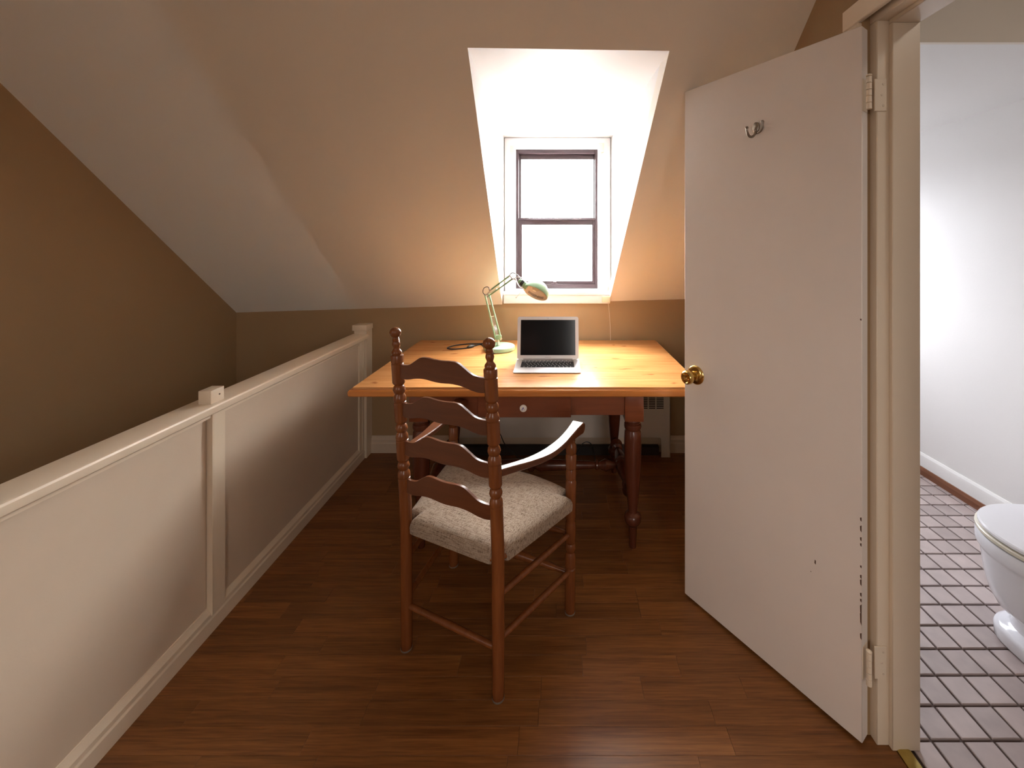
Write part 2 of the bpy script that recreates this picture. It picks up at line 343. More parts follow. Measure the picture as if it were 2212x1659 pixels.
for nm, a in (('casing_left', (-.366, -.290, 2.80, 2.828, 1.085, 2.140)), ('casing_right', (.2755, .3615, 2.80, 2.828, 1.085, 2.140)), ('casing_head', (-.366, .3615, 2.802, 2.828, 2.064, 2.141))):
    MB().cbox(*a, .004, 2).build('casing', 'window_paint', win)
for a in ((-.312, -.292, 2.790, 2.802, 1.085, 2.07), (.278, .298, 2.790, 2.802, 1.085, 2.07), (-.312, .298, 2.791, 2.803, 2.066, 2.086)):
    MB().cbox(*a, .003, 2).build('casing_bead', 'window_paint', win)
o = MB().cbox(-.369, .358, 2.738, 2.835, 1.064, 1.088, .005, 3); o.build('stool', 'window_paint', win)
MB().cbox(-.366, .352, 2.745, 2.765, 1.008, 1.064, .003, 2).build('sill_apron', 'window_paint', win)
for a in ((-.325, -.289, 2.765, 2.795, 2.030, 2.078), (.276, .313, 2.765, 2.795, 2.036, 2.096)):
    b = MB().cbox(*a, .003, 2).build('blind_bracket', 'cream_plastic', win)
    xm = (a[0]+a[1])/2; MB().lathe([(.0025, 0), (.0025, .002)], (xm, a[2]-.001, a[5]-.01), (0,-1,0), 8).build('screw', 'steel', b)

# bathroom window, its pane tinted to hold back the light
def plain_window(nm, x0, x1, z0, z1, y, gl):
    e = struct(bpy.data.objects.new(nm, None)); C.objects.link(e); e.location = ((x0+x1)/2, y, z0)
    m = MB(); t = .04; m.box(x0, x0+t, y-.02, y+.02, z0, z1).box(x1-t, x1, y-.02, y+.02, z0, z1).box(x0, x1, y-.021, y+.019, z0, z0+t).box(x0, x1, y-.021, y+.019, z1-t, z1).box(x0, x1, y-.019, y+.018, (z0+z1)/2-.02, (z0+z1)/2+.02)
    m.build('window_frame', 'window_paint', e, smooth=False); box(x0, x1, y-.002, y+.002, z0, z1).build('pane', gl, e, smooth=False)
plain_window('window_2', 1.20, 2.04, .94, 1.90, 3.11, 'dimming_glass')
plain_window('rear_fill_window', .28, .82, 1.1, 2.2, -2.36, 'rear_fill_glass')  # unseen window added behind the camera as fill for slope and jamb
# unseen window added in the gable wall to light door and slope
e = struct(bpy.data.objects.new('gable_fill_window', None)); C.objects.link(e); e.location = (-2.25, -1.2, 1.0)
m = MB(); t = .04
for a in ((-1.8, -1.76, 1.0, 2.0), (-.64, -.6, 1.0, 2.0), (-1.8, -.6, 1.0, 1.04), (-1.8, -.6, 1.96, 2.0), (-1.8, -.6, 1.48, 1.52)): m.box(-2.27, -2.23, *a)
m.build('window_frame', 'window_paint', e, smooth=False); box(-2.252, -2.248, -1.8, -.6, 1.0, 2.0).build('pane', 'gable_fill_glass', e, smooth=False)

# ------------------------------------------------ half wall beside the stairs
def hx(y): return -1.243 - .0168*(y - 1.09)
def hz(y): return .834 - .0104*(y - .9)
def hbox(o0, o1, y0, y1, z0, z1, zt=False, c=0):      # box that follows the slightly skewed wall; o = offset away from the room
    m = MB(); k = (lambda y: hz(y)-.834) if zt else (lambda y: 0)
    vs = [(hx(y)-o, y, z+k(y)) for z in (z0, z1) for o, y in ((o0,y0),(o1,y0),(o1,y1),(o0,y1))]
    return m.add(vs, [(0,3,2,1),(4,5,6,7),(0,1,5,4),(1,2,6,5),(2,3,7,6),(3,0,4,7)])
YN = -2.3
half = struct(hbox(.045, .075, YN, YB, -2.6, .78).build('wall_stairs', 'panel_paint', smooth=False))
hbox(.020, .046, YN, 1.470, .06, .80).build('panel', 'panel_paint', half, smooth=False)
hbox(.016, .046, 1.531, 2.675, .06, .80).build('panel', 'panel_paint', half, smooth=False)
hbox(-.001, .046, 1.473, 1.478, .06, .80).build('batten_bead', 'trim_paint', half, smooth=False)
hbox(.0, .046, 1.480, 1.531, .06, .80).build('batten', 'trim_paint', half, smooth=False)
hbox(.003, .046, 2.655, 2.672, .06, .79).build('batten_bead', 'trim_paint', half, smooth=False)
hbox(.006, .046, 2.620, 2.655, .06, .79).build('batten', 'trim_paint', half, smooth=False)
# cap rail with a rounded nose
m = MB(); prof = [(-.014,-.034),(-.020,-.029),(-.022,-.020),(-.022,-.008),(-.019,-.003),(-.012,0),(.082,0),(.088,-.005),(.088,-.034)]
m.loft([[(hx(y)-o_, y, hz(y)+z_) for o_, z_ in prof] for y in (YN, -.5, .5, 1.5, 2.69)])
m.build('cap_rail', 'trim_paint', half, ang=25)
hbox(.004, .020, YN, 2.685, .782, .800, True).build('cap_moulding', 'trim_paint', half, smooth=False)
# end post against the knee wall
hbox(-.012, .070, 2.680, YB, 0, .856).build('end_post', 'trim_paint', half, smooth=False)
m = MB().cbox(hx(2.72)-.078, hx(2.72)+.019, 2.668, YB-.001, .840, .876, .003); m.build('post_cap', 'trim_paint', half)
# stub of a post standing on the rail
m = MB().cbox(hx(1.49)-.042, hx(1.49)+.004, 1.463, 1.521, .8275, .876, .0015)
b = m.build('post_block', 'trim_paint', half)
MB().lathe([(.003,0),(.003,.002)], (hx(1.49)+.003, 1.500, .853), (1,0,0), 10).build('screw_hole', 'chip_dark', b)
def bprof(h, d): return [(0,0),(d,0),(d,h*.55),(d*.8,h*.62),(d*.8,h*.78),(d*.35,h*.92),(d*.2,h),(0,h)]
bl = struct(MB().loft([[(hx(y)-.020+o_*1.0, y, z_) for o_, z_ in bprof(.088, .020)] for y in (YN, .5, 1.5, 2.685)]).build('baseboard_left', 'trim_paint', ang=15))
m = MB().loft([[(x, YB-o_, z_) for o_, z_ in bprof(.112, .016)] for x in (hx(YB)+.012, -.725)])
m.loft([[(x, YB-o_, z_) for o_, z_ in bprof(.112, .016)] for x in (.748, XR)])
m.loft([[(x, YB-o_, z_) for o_, z_ in bprof(.10, .003)] for x in (-.70, .73)])
struct(m.build('baseboard_back', 'panel_paint', ang=15))

# ------------------------------------------------ bathroom beyond the partition
XB = 2.24
struct(box(XB, 2.36, -.7, 3.2, -.25, 2.7).build('wall_bathroom_right', 'white_wall', smooth=False))
o = box(1.0, 1.20, 3.08, 3.2, -.25, 2.7).box(2.04, 2.36, 3.08, 3.2, -.25, 2.7).box(1.2, 2.04, 3.08, 3.2, -.25, .94).box(1.2, 2.04, 3.08, 3.2, 1.90, 2.7)
struct(o.build('wall_bathroom_back', 'white_wall', smooth=False))
struct(box(1.0, 2.36, -.8, -.7, -.25, 2.7).build('wall_bathroom_front', 'white_wall', smooth=False))
struct(box(1.0, 1.008, 1.17, 3.1, -.01, 2.2).build('wall_bathroom_left', 'white_wall', smooth=False))
struct(box(1.0, 2.30, 1.41, 3.2, 2.10, 2.20).build('ceiling_bathroom', 'white_wall', smooth=False))
struct(box(1.0, 2.30, 1.395, 1.41, 2.095, 2.7).build('trim_1', 'dormer_trim', smooth=False))
struct(box(.98, 2.36, -.8, 1.41, 2.6, 2.7).build('ceiling_bathroom', 'white_wall', smooth=False))
tf = struct(box(.978, 2.30, -.75, 3.15, -.25, -.006).build('floor_bathroom', 'grout', smooth=False))
P_ = .0872; restt = MB(); g = .0036
for i in range(-1, 15):
    x0 = 1.057 + P_*i; x1 = x0 + P_
    x0c, x1c = max(x0, .985), min(x1, XB)
    if x1c - x0c < .01: continue
    for j in range(-20, 23):
        y0 = 1.153 + P_*j; y1 = y0 + P_
        if y1 > 3.08 or y0 < -.65: continue
        cx, cy = (x0c+x1c)/2, (y0+y1)/2
        vis = cy > 1.0 and (CX + F*x0c/y1) < 2240 and (CX + F*x1c/y0) > 1960 and y0 < 2.62
        a = (x0c+g, x1c-g, y0+g, y1-g, -.006, random.uniform(-.0006, .0002), .0018)
        if vis: MB().slab(*a).build('tile', 'tile', tf, smooth=False)
        else: restt.slab(*a)
tag(restt.build('tile', 'tile', tf, smooth=False), kind='stuff')
bb = struct(MB().loft([[(XB-o_, y, z_) for o_, z_ in [(0,.05),(.016,.05),(.016,.100),(.012,.115),(.005,.127),(0,.127)]] for y in (-.7, 3.08)]).build('baseboard_bathroom', 'white_wall', ang=15))
tag(MB().loft([[(XB-o_, y, z_) for o_, z_ in [(0,0),(.024,0),(.024,.030),(.018,.048),(.010,.054),(0,.054)]] for y in (-.7, 3.08)]).build('shoe_strip', 'brown_strip', bb, ang=15), 'brown wooden strip along the foot of the baseboard')

bl_ = thing('added_ceiling_light', 'added round ceiling light, out of view, filling the bathroom with light', 'light', (1.60, .35, 2.6))  # made-up fixture that carries the fill lamp
MB().lathe([(.16,0),(.165,.02),(.15,.05),(.0001,.051)], (1.60, .35, 2.6), (0,0,-1), 32).build('base', 'window_paint', bl_)
clo.parent = bl_; clo.location = (0, 0, -.06)
# ------------------------------------------------ door frame, threshold, door
tr = struct(MB().cbox(.893, 1.004, 1.140, 1.168, 0, 2.030, .002, 1).build('trim_2', 'trim_paint'))
MB().cbox(.926, 1.004, 1.127, 1.141, 0, 2.018, .002, 1).build('door_stop', 'trim_paint', tr)
MB().cbox(.893, 1.004, .44, 1.168, 2.030, 2.062, .002, 1).build('head_jamb', 'trim_paint', tr)
MB().cbox(.926, 1.004, .44, 1.140, 2.018, 2.031, .002, 1).build('door_stop', 'trim_paint', tr)
MB().cbox(.893, 1.004, .42, .44, 0, 2.030, .002, 1).build('near_jamb', 'trim_paint', tr)
MB().cbox(.862, .877, 1.172, 1.236, 0, 2.042, .003, 1).build('casing', 'trim_paint', tr)
MB().cbox(.862, .877, .36, 1.236, 2.042, 2.105, .003, 1).build('casing', 'trim_paint', tr)
MB().cbox(.862, .877, .36, .43, 0, 2.042, .003, 1).build('casing', 'trim_paint', tr)
th = MB().loft([[(x, y, z) for x, z in ((.9385,0),(.9385,.003),(.945,.006),(.969,.006),(.9755,.003),(.9755,0))] for y in (.442, 1.136)])
tb = tag(th.build('threshold_strip', 'brass_worn', origin=(.957, .79, 0)), 'worn brass threshold strip between wood floor and bathroom tiles', 'threshold')
for yy in (1.075, .80, .55): MB().lathe([(.004,0),(.0035,.0012)], (.957, yy, .0058), (0,0,1), 10).build('screw', 'chip_dark', tb)

A = Vector((.506, 1.625, 0)); B = Vector((.847, 1.134, 0)); dd = (B-A).normalized(); nn = Vector((dd.y, -dd.x, 0))  # nn -> away?
if nn.dot(Vector((-1,-1,0))) < 0: nn = -nn
dw = (B-A).length; door = struct(bpy.data.objects.new('door_1', None)); C.objects.link(door)
door.location = B; door.rotation_euler = (0, 0, math.atan2(-dd.y, -dd.x))      # local +x runs to the free edge
# local frame: x along door from hinge to free edge, y = ?
ly = Vector((-math.sin(door.rotation_euler.z), math.cos(door.rotation_euler.z), 0)); sg = 1 if ly.dot(nn) > 0 else -1   # sg*y faces the camera
def D(m, nm, mt, par=None, **k): return m.build(nm, mt, par or door, local=True, **k)
y0, y1 = sorted((0, -sg*.040))
D(MB().cbox(0, dw, y0, y1, .012, 2.012, .0015, 1), 'door_slab', 'door_paint')
# chips of paint and marks near the hinge edge
random.seed(3)
ch = MB()
for z_, h_ in ((.63,.012),(.60,.02),(.575,.012),(.56,.01),(.50,.008),(.47,.012),(.45,.02),(.42,.012),(.405,.01),(.37,.03),(.34,.04),(.30,.02),(1.19,.006)):
    ch.add([(.001,sg*.0004,z_),(.0045,sg*.0004,z_+h_*.2),(.005,sg*.0004,z_+h_*.8),(.001,sg*.0004,z_+h_)], [(0,1,2,3)])
D(ch, 'paint_chips', 'chip_dark', smooth=False)
ch = MB(); ch.add([(.118,sg*.0004,.435),(.122,sg*.0004,.438),(.121,sg*.0004,.449),(.1175,sg*.0004,.447)], [(0,1,2,3)])
ch.add([(.130,sg*.0004,.405),(.133,sg*.0004,.404),(.132,sg*.0004,.408)], [(0,1,2)])
D(ch, 'scuff_mark', 'chip_dark', smooth=False)
# knob set, at 5 cm from the free edge
kx = dw - .053; kz = .897
kn = bpy.data.objects.new('door_knob', None); C.objects.link(kn); kn.parent = door; kn.location = (kx, 0, kz)
tag(kn, 'brass door knob with a round rose and a thumb turn')
ax = (0, sg, 0)
D(MB().lathe([(.0365,0),(.0365,.003),(.034,.006),(.028,.009),(.0165,.0115),(.0155,.014)], (0,0,0), ax, 40), 'rose', 'brass', kn)
D(MB().lathe([(.0135,.010),(.0135,.016),(.0165,.018),(.0165,.023),(.012,.025),(.012,.032),(.0175,.036),(.0235,.041),(.0262,.047),(.0262,.054),(.0245,.060),(.0205,.0635),(.0195,.062),(.0145,.058),(.0125,.0565),(.0001,.0565)], (0,0,0), ax, 40), 'knob', 'brass', kn)
m = MB().cbox(-.0115, .0115, *sorted((sg*.056, sg*.070)), -.0028, .0028, .001)
tt = D(m, 'thumb_turn', 'brass', kn); tt.rotation_euler = (0, R(18), 0)
# hinges
for hz_ in (1.82, .235):
    e = bpy.data.objects.new('hinge', None); C.objects.link(e); e.parent = door; e.location = (-.004, 0, hz_)
    k = MB()
    for q in range(5): k.lathe([(.0062,-.045+q*.018),(.0068,-.0445+q*.018),(.0068,-.0285+q*.018),(.0062,-.028+q*.018)], (-.012, sg*.000, 0), (0,0,1), 14)
    k.lathe([(.003,.045),(.0072,.046),(.0072,.049),(.003,.052)], (-.012, sg*.000, 0), (0,0,1), 14)
    D(k, 'knuckle', 'trim_paint', e)
    D(MB().cbox(.0025, .0045, *sorted((-sg*.002, -sg*.032)), -.045, .045, .0006, 1), 'door_leaf', 'trim_paint', e)
# jamb leaves belong to the frame
for hz_ in (1.82, .235):
    lf = MB().cbox(.884, .918, 1.1365, 1.1405, hz_-.045, hz_+.045, .001, 1).build('hinge_leaf', 'trim_paint', tr)
    for q in (-.03, .0, .03): MB().lathe([(.0035,0),(.003,.001)], (.908-.004*(q == 0), 1.1366, hz_+q), (0,-1,0), 10).build('screw', 'panel_paint', lf)
# coat hook
hxp = dw*(1-.492); hook = thing('coat_hook', 'small steel double coat hook screwed to the white door', 'hook', (0,0,0))
mw = Matrix.Translation(door.location) @ Matrix.Rotation(door.rotation_euler.z, 4, 'Z')
hook.location = mw @ Vector((hxp, 0, 1.7915)); hook.rotation_euler = (0, 0, door.rotation_euler.z)
pl = [(.0125*math.cos(t)*(1-.25*max(0, -math.sin(t))), .002, .008+.0185*math.sin(t)) for t in [2*math.pi*i/28 for i in range(28)]]
m = MB().loft([[(x, 0, z) for x, y, z in pl], [(x, sg*.003, z) for x, y, z in pl], [(x*.85, sg*.0042, .008+(z-.008)*.9) for x, y, z in pl]])
m.build('back_plate', 'dull_steel', hook, local=True)
for q in (.018, -.002): MB().lathe([(.003,0),(.0028,.0018),(.001,.0022)], (0, sg*.0042, q), ax, 12).build('screw', 'steel', hook, local=True)
m = MB().tube([(0, sg*.003, -.006), (0, sg*.012, -.018), (0, sg*.026, -.027), (0, sg*.043, -.027), (0, sg*.055, -.016), (0, sg*.058, -.004)], .0042, 10, 5)
m.lathe([(.0005,-.0055),(.004,-.004),(.0058,0),(.004,.004),(.0005,.0055)], (0, sg*.058, -.002), (0,0,1), 12); m.build('long_hook', 'dull_steel', hook, local=True)
m = MB().tube([(-.004, sg*.003, -.008), (-.012, sg*.007, -.012), (-.022, sg*.010, -.007), (-.027, sg*.012, .005), (-.028, sg*.0125, .018)], .0038, 10, 5)
m.lathe([(.0005,-.005),(.004,-.0035),(.0052,0),(.004,.0035),(.0005,.005)], (-.028, sg*.0125, .020), (0,0,1), 12); m.build('short_hook', 'dull_steel', hook, local=True)

# ------------------------------------------------ convector heater
h = thing('convector_heater', 'cream metal convector heater low on the wall behind the desk', 'heater', (.01, 2.72, 0))
x0, x1, yf, yb = -.72, .743, 2.690, 2.758
def arc(cx, cz, r, a0, a1, n=5): return [(cx+r*math.cos(R(a0+(a1-a0)*i/n)), cz+r*math.sin(R(a0+(a1-a0)*i/n))) for i in range(n+1)]
lower = [(x0,0),(x0+.06,0)] + arc(x0+.075, .116, .015, 180, 90) + arc(x1-.075, .116, .015, 90, 0) + [(x1-.06,0),(x1,0),(x1,.318),(x0,.318)]
m = MB().prism(lower, yf, yf+.003); m.box(x0, x1, yf, yf+.003, .43, .60).box(x0, x0+.05, yf, yf+.003, .318, .43).box(x1-.044, x1, yf, yf+.003, .318, .43)
m.build('front_panel', 'heater_enamel', h, smooth=False)
for a in (x0, x1-.003): box(a, a+.003, yf, yb, 0, .60).build('side_panel', 'heater_enamel', h, smooth=False)
box(x0, x1, yf, yb, .597, .60).build('top_panel', 'heater_enamel', h, smooth=False)
m = MB(); x = x1-.044-.0505
while x > x0+.04:
    m.box(x-.0045, x+.0035, yf+.0002, yf+.0028, .318, .43); x -= .0505
z = .318
while z < .428:
    m.box(x0+.05, x1-.044, yf+.0003, yf+.0026, z-.0024, z+.0024); z += .0114
tag(m.build('grille', 'heater_enamel', h, smooth=False), kind='stuff')
m = MB().box(x0+.07, x1-.07, yf+.018, yb-.012, .004, .060); m.build('dark_strip', 'heater_dark', h, smooth=False)  # plain dark strip low in the cutout under the front panel
m = box(x0+.02, x1-.02, yb-.006, yb-.003, .14, .59); m.build('back_plate', 'heater_dark', h, smooth=False)

# ------------------------------------------------ desk
dk = thing('writing_desk', 'pine-topped wooden desk with turned legs under the dormer window', 'desk', (-.135, 2.28, 0))
X0, X1, Y0, Y1 = -.925, .657, 1.838, 2.748
# under slab with moulded edge
prof = [(-.010,.720),(-.014,.724),(-.016,.735),(-.0155,.744),(-.011,.7505),(-.003,.7515),(-.003,.748),(.02,.748)]
m = MB(); rings = []
for o_, z_ in [(.0,.7195)] + prof:
    rings.append([(X0+o_, Y0+o_, z_), (X1-o_, Y0+o_, z_), (X1-o_, Y1-o_*.2, z_), (X0+o_, Y1-o_*.2, z_)])
top = m.loft(rings).build('tabletop', 'pine_edge', dk, ang=30)
nb = 8; bw = (Y1-Y0)/nb
for i in range(nb):
    a, b = Y0+i*bw, Y0+(i+1)*bw
    MB().slab(X0, X1, a+.0001, b-.0001, .745, .760, .0004 if 0 < i else .0012).build('board', 'pine', top, smooth=False)
LX, LXl, LYf, LYb = .348, -.634, 1.893, 2.515
legp = [(.015,0),(.0158,.006),(.0165,.03),(.020,.100),(.0245,.106),(.032,.113),(.0375,.124),(.039,.137),(.0375,.149),(.030,.158),(.022,.1635),(.0205,.170),(.0235,.20),(.029,.25),(.036,.33),(.0392,.42),(.0395,.50),(.0375,.538),(.033,.545),(.033,.549),(.038,.553),(.0402,.563),(.0385,.574),(.032,.579),(.032,.583),(.0365,.587),(.0365,.593),(.034,.599)]
for lx in (LX, LXl):
    for lyy in (LYf, LYb):
        q = legp
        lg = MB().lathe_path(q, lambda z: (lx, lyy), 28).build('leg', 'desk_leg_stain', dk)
        MB().cbox(lx-.043, lx+.043, lyy-.043, lyy+.043, .597, .7195, .003).build('leg_block', 'desk_stain', lg)
ap = .624
for nm, a in (('apron', (LXl+.043, -.358, 1.862, 1.884, ap, .7195)), ('apron', (.056, LX-.043, 1.862, 1.884, ap, .7195)), ('apron', (LXl+.043, LX-.043, 2.53, 2.552, ap, .7195)),
              ('apron', (LXl-.033, LXl-.011, LYf+.043, LYb-.043, ap, .7195)), ('apron', (LX+.011, LX+.033, LYf+.043, LYb-.043, ap, .7195))):
    MB().cbox(*a, .001, 1).build(nm, 'desk_stain', dk)
dr = MB().cbox(-.363, .060, 1.848, 1.868, .6185, .7185, .002, 1).build('drawer', 'desk_stain', dk)
m = MB().box(-.34, -.333, 1.868, 2.3, .63, .712).box(.030, .037, 1.868, 2.3, .63, .712).box(-.34, .037, 2.29, 2.3, .63, .712).box(-.34, .037, 1.868, 2.3, .626, .631)
m.build('drawer_box', 'desk_stain', dr, smooth=False)
kb = MB().lathe([(.008,0),(.007,.006),(.0085,.010),(.0145,.013),(.0165,.017),(.0160,.021),(.012,.024),(.0001,.0255)], (-.155, 1.848, .668), (0,-1,0), 28).build('drawer_knob', 'knob_china', dr)
tag(kb, 'round white ceramic knob with a small blue motif')
m = MB()
for pts in (((-.004,.004),(.001,.0075),(.003,.001),(-.001,-.001)), ((-.0075,-.004),(-.001,-.001),(-.003,-.0055),(-.007,-.0065)), ((.0015,-.0035),(.0065,-.003),(.004,-.0068)), ((-.006,.001),(-.002,.002),(-.003,-.0015))):
    n_ = len(pts); m.add([(-.155+a, 1.8222+(abs(a)+abs(b))*.10, .668+b) for a, b in pts], [tuple(range(n_))])
# the motif lies on the face of the knob (knob side only shows here)
# stretchers in an H
def turned(L_, r0=.017, big=.033):
    return [(r0*.8,0),(r0,.012),(r0*1.1,.03),(big*.75,.045),(big,.065),(big*.75,.085),(r0,.095),(r0,.10),(big*.8,.108),(big*.8,.116),(r0,.124),(r0*1.2,.14),
            (big*.95,L_*.40),(big*1.0,L_*.45),(r0*1.25,L_*.472),(r0*1.25,L_*.48),(big*1.05,L_*.488),(big*1.05,L_*.512),(r0*1.25,L_*.52),(r0*1.25,L_*.528),(big*1.0,L_*.55),(big*.95,L_*.60),
            (r0*1.2,L_-.14),(r0,L_-.124),(big*.8,L_-.116),(big*.8,L_-.108),(r0,L_-.10),(r0,L_-.095),(big*.75,L_-.085),(big,L_-.065),(big*.75,L_-.045),(r0*1.1,L_-.03),(r0,L_-.012),(r0*.8,L_)]
for lx in (LX, LXl):
    L_ = LYb-LYf-.04
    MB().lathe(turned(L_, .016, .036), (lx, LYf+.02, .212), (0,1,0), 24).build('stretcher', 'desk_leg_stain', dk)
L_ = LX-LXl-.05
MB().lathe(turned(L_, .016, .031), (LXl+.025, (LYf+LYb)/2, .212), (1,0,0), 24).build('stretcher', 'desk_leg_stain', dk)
ko = m.build('blue_motif', 'blue_print', kb, smooth=False)

# ------------------------------------------------ laptop
lp = thing('laptop', 'open silver laptop with a dark screen on the desk', 'laptop', (-.0545, 2.13, .760))
cx = -.0545; hw_ = .1695; yf, yh = 2.032, 2.238
def rr(x0, x1, y0, y1, r, n=5):
    P = []
    for (cx_, cy_, a0) in ((x1-r, y0+r, -90), (x1-r, y1-r, 0), (x0+r, y1-r, 90), (x0+r, y0+r, 180)):
        P += [(cx_+r*math.cos(R(a0+90*i/n)), cy_+r*math.sin(R(a0+90*i/n))) for i in range(n+1)]
    return P
def zt(y): return .7655 + (y-yf)/(yh-yf)*.0085
ro = rr(cx-hw_, cx+hw_, yf, yh+.008, .009)
ri = rr(cx-hw_+.006, cx+hw_-.006, yf+.008, yh, .008)
MB().loft([[(x, y, .7615) for x, y in ri], [(x, y, zt(y)-.0025) for x, y in ro], [(x, y, zt(y)) for x, y in ro]]).build('base', 'aluminium', lp, ang=30)
kbd = MB(); kx0, kx1, ky0, ky1 = cx-.1405, cx+.1405, 2.108, 2.216
kbd.add([(kx0, ky0, zt(ky0)+.0002), (kx1, ky0, zt(ky0)+.0002), (kx1, ky1, zt(ky1)+.0002), (kx0, ky1, zt(ky1)+.0002)], [(0,1,2,3)])
kbo = kbd.build('keyboard', 'aluminium', lp, smooth=False)
rowsk = [[1]*14, [1]*13+[1.55], [1.55]+[1]*12+[1.0], [1.85]+[1]*11+[1.75], [2.35]+[1]*10+[2.25], [1,1,1,1.25,5.2,1.25,1,1,1,1]]
nr = len(rowsk)
for r_, rw in enumerate(rowsk):
    yt = ky1 - (ky1-ky0)*r_/nr; ybm = ky1 - (ky1-ky0)*(r_+1)/nr; tot = sum(rw); x = kx0
    if r_ == 0: ybm += .006
    for w_ in rw:
        ww = (kx1-kx0)*w_/tot; z_ = zt((yt+ybm)/2)
        MB().slab(x+.0014, x+ww-.0014, ybm+.0014, yt-.0014, z_-.001, z_+.0016, .0004).build('key', 'key_black', kbo, smooth=False); x += ww
m = MB().box(cx-.052, cx+.052, yf+.008, ky0-.006, zt(2.07)-.002, zt(2.07)+.0002)
tp = MB(); tp.add([(cx-.052, yf+.008, zt(yf+.008)+.0003), (cx+.052, yf+.008, zt(yf+.008)+.0003), (cx+.052, ky0-.007, zt(ky0-.007)+.0003), (cx-.052, ky0-.007, zt(ky0-.007)+.0003)], [(0,1,2,3)])
tp.build('trackpad', 'aluminium', lp, smooth=False)
# lid: local frame u right, v up the lid
lo = Vector((cx, yh, .7745)); vv = Vector((0, .041, .2265)); LV = vv.length; vv.normalize(); nv = Vector((0, -vv.z, vv.y))
def LP(u, v, n=0): return lo + Vector((u, 0, 0)) + vv*v + nv*n
ol_ = rr(-hw_, hw_, 0, LV, .011)
lid = MB().loft([[LP(u, v, -.004) for u, v in rr(-hw_+.004, hw_-.004, .003, LV-.004, .010)], [LP(u, v, -.001) for u, v in ol_], [LP(u, v, .0012) for u, v in ol_]]).build('lid', 'aluminium', lp, ang=30)
sc = [(-.1515, .0215), (.1515, .0215), (.1515, .2125), (-.1515, .2125)]
MB().loft([[LP(u, v, .0005) for u, v in sc], [LP(u, v, .0016) for u, v in sc]]).build('screen', 'screen_glass', lid, smooth=False)
MB().lathe([(.0016,0),(.0015,.0004)], LP(0, LV-.0085, .0012), nv, 12).build('webcam', 'key_black', lid)
MB().tube([LP(-.135, -.001, .001), LP(.135, -.001, .001)], .0035, 10).build('hinge', 'letter_grey', lp)
t = bpy.data.curves.new('lettering', 'FONT'); t.body = 'MacBook Air'; t.size = .0062; t.align_x = 'CENTER'; t.extrude = .0001; t.materials.append(MT['letter_grey'])
to = bpy.data.objects.new('lettering', t); C.objects.link(to)
to.rotation_euler = (math.atan2(vv.z, vv.y), 0, 0); wl = LP(0, .0085, .0014)
dg = bpy.context.evaluated_depsgraph_get(); me = bpy.data.meshes.new_from_object(to.evaluated_get(dg)); 
mo = bpy.data.objects.new('lettering', me); C.objects.link(mo); mo.rotation_euler = to.rotation_euler; mo.parent = lid; mo.location = wl
bpy.data.objects.remove(to); mo.name = 'lettering'

# ------------------------------------------------ desk lamp
lm = thing('desk_lamp', 'mint green jointed desk lamp with round foot beside the laptop', 'lamp', (-.358, 2.500, .760))
bx, by = -.358, 2.500
MB().lathe([(.088,0),(.0935,.003),(.094,.006),(.094,.020),(.092,.0245),(.088,.0265),(.0001,.027)], (bx, by, .760), (0,0,1), 48).build('foot', 'green_enamel', lm)
MB().lathe([(.012,0),(.012,.020),(.008,.024),(.008,.035)], (bx-.008, by, .787), (0,0,1), 16).build('pivot', 'steel', lm)
a0, a1 = Vector((-.364, 2.5, .822)), Vector((-.435, 2.5, 1.098))
dA = (a1-a0).normalized(); pA = Vector((dA.z, 0, -dA.x))
def barm(p, q, w=.0032): return MB().tube([p, q], w, 4)
m = MB()
for s_, e_ in ((-.0165, -.012), (.0165, .014)):
    barm(a0+pA*s_, a1+pA*e_, .0056).build('lower_arm', 'green_enamel', lm)
for s_ in (-.0165, .0165): m.lathe([(.0055,-.008),(.0055,.008)], a0+pA*s_, (0,1,0), 12)
m.tube([a0+pA*-.0165, a0+pA*.0165], .005, 8); m.build('lower_joint', 'steel', lm)
m = MB().cbox(a0.x-.016, a0.x+.018, 2.494, 2.506, .815, .850, .003); m.build('joint_plate', 'green_enamel', lm)
for s_ in (-.004, .004):
    p, q = a0+dA*.03+pA*s_, a0+dA*.145+pA*s_; N = 60
    MB().tube([p+(q-p)*(i/N)+Vector((math.cos(i*1.3)*.0018, math.sin(i*1.3)*.0018, 0)) for i in range(N+1)], .0009, 5).build('spring', 'steel', lm)
MB().tube([a0+dA*.147+pA*-.014, a0+dA*.147+pA*.014], .002, 6).build('spring_pin', 'steel', lm)
b0, b1 = px(1060.7, 626, 2.49), px(1101.5, 595.4, 2.37); c0, c1 = px(1053.8, 640.7, 2.49), px(1107.6, 602.3, 2.37)
barm(b0, b1, .0054).build('upper_arm', 'green_enamel', lm); barm(c0, c1, .0054).build('upper_arm', 'green_enamel', lm)
m = MB().tube([a1+pA*-.013, a1+pA*.015], .0042, 8).tube([a1, b0], .0034, 8).tube([a1+Vector((.004,-.006,0)), px(1073, 624, 2.46)], .0022, 8)
m.lathe([(.0055,-.010),(.0055,.010)], c0, (0,1,0), 12).lathe([(.005,-.010),(.005,.010)], b0, (0,1,0), 12); m.build('elbow_joint', 'steel', lm)
m = MB().tube([b1, c1], .0045, 8).tube([px(1106, 592, 2.37), px(1109, 599, 2.36), px(1113, 605, 2.35)], .0035, 8)
m.lathe([(.0055,-.010),(.0055,.010)], b1, (0,1,0), 12).lathe([(.0055,-.010),(.0055,.010)], c1, (0,1,0), 12); m.build('wrist_joint', 'steel', lm)
hc = px(1156.5, 632.5, 2.30); nd = Vector((-.39, -.51, -.77)).normalized(); sd = Vector((-.80, .05, .60)); Rr = .0740
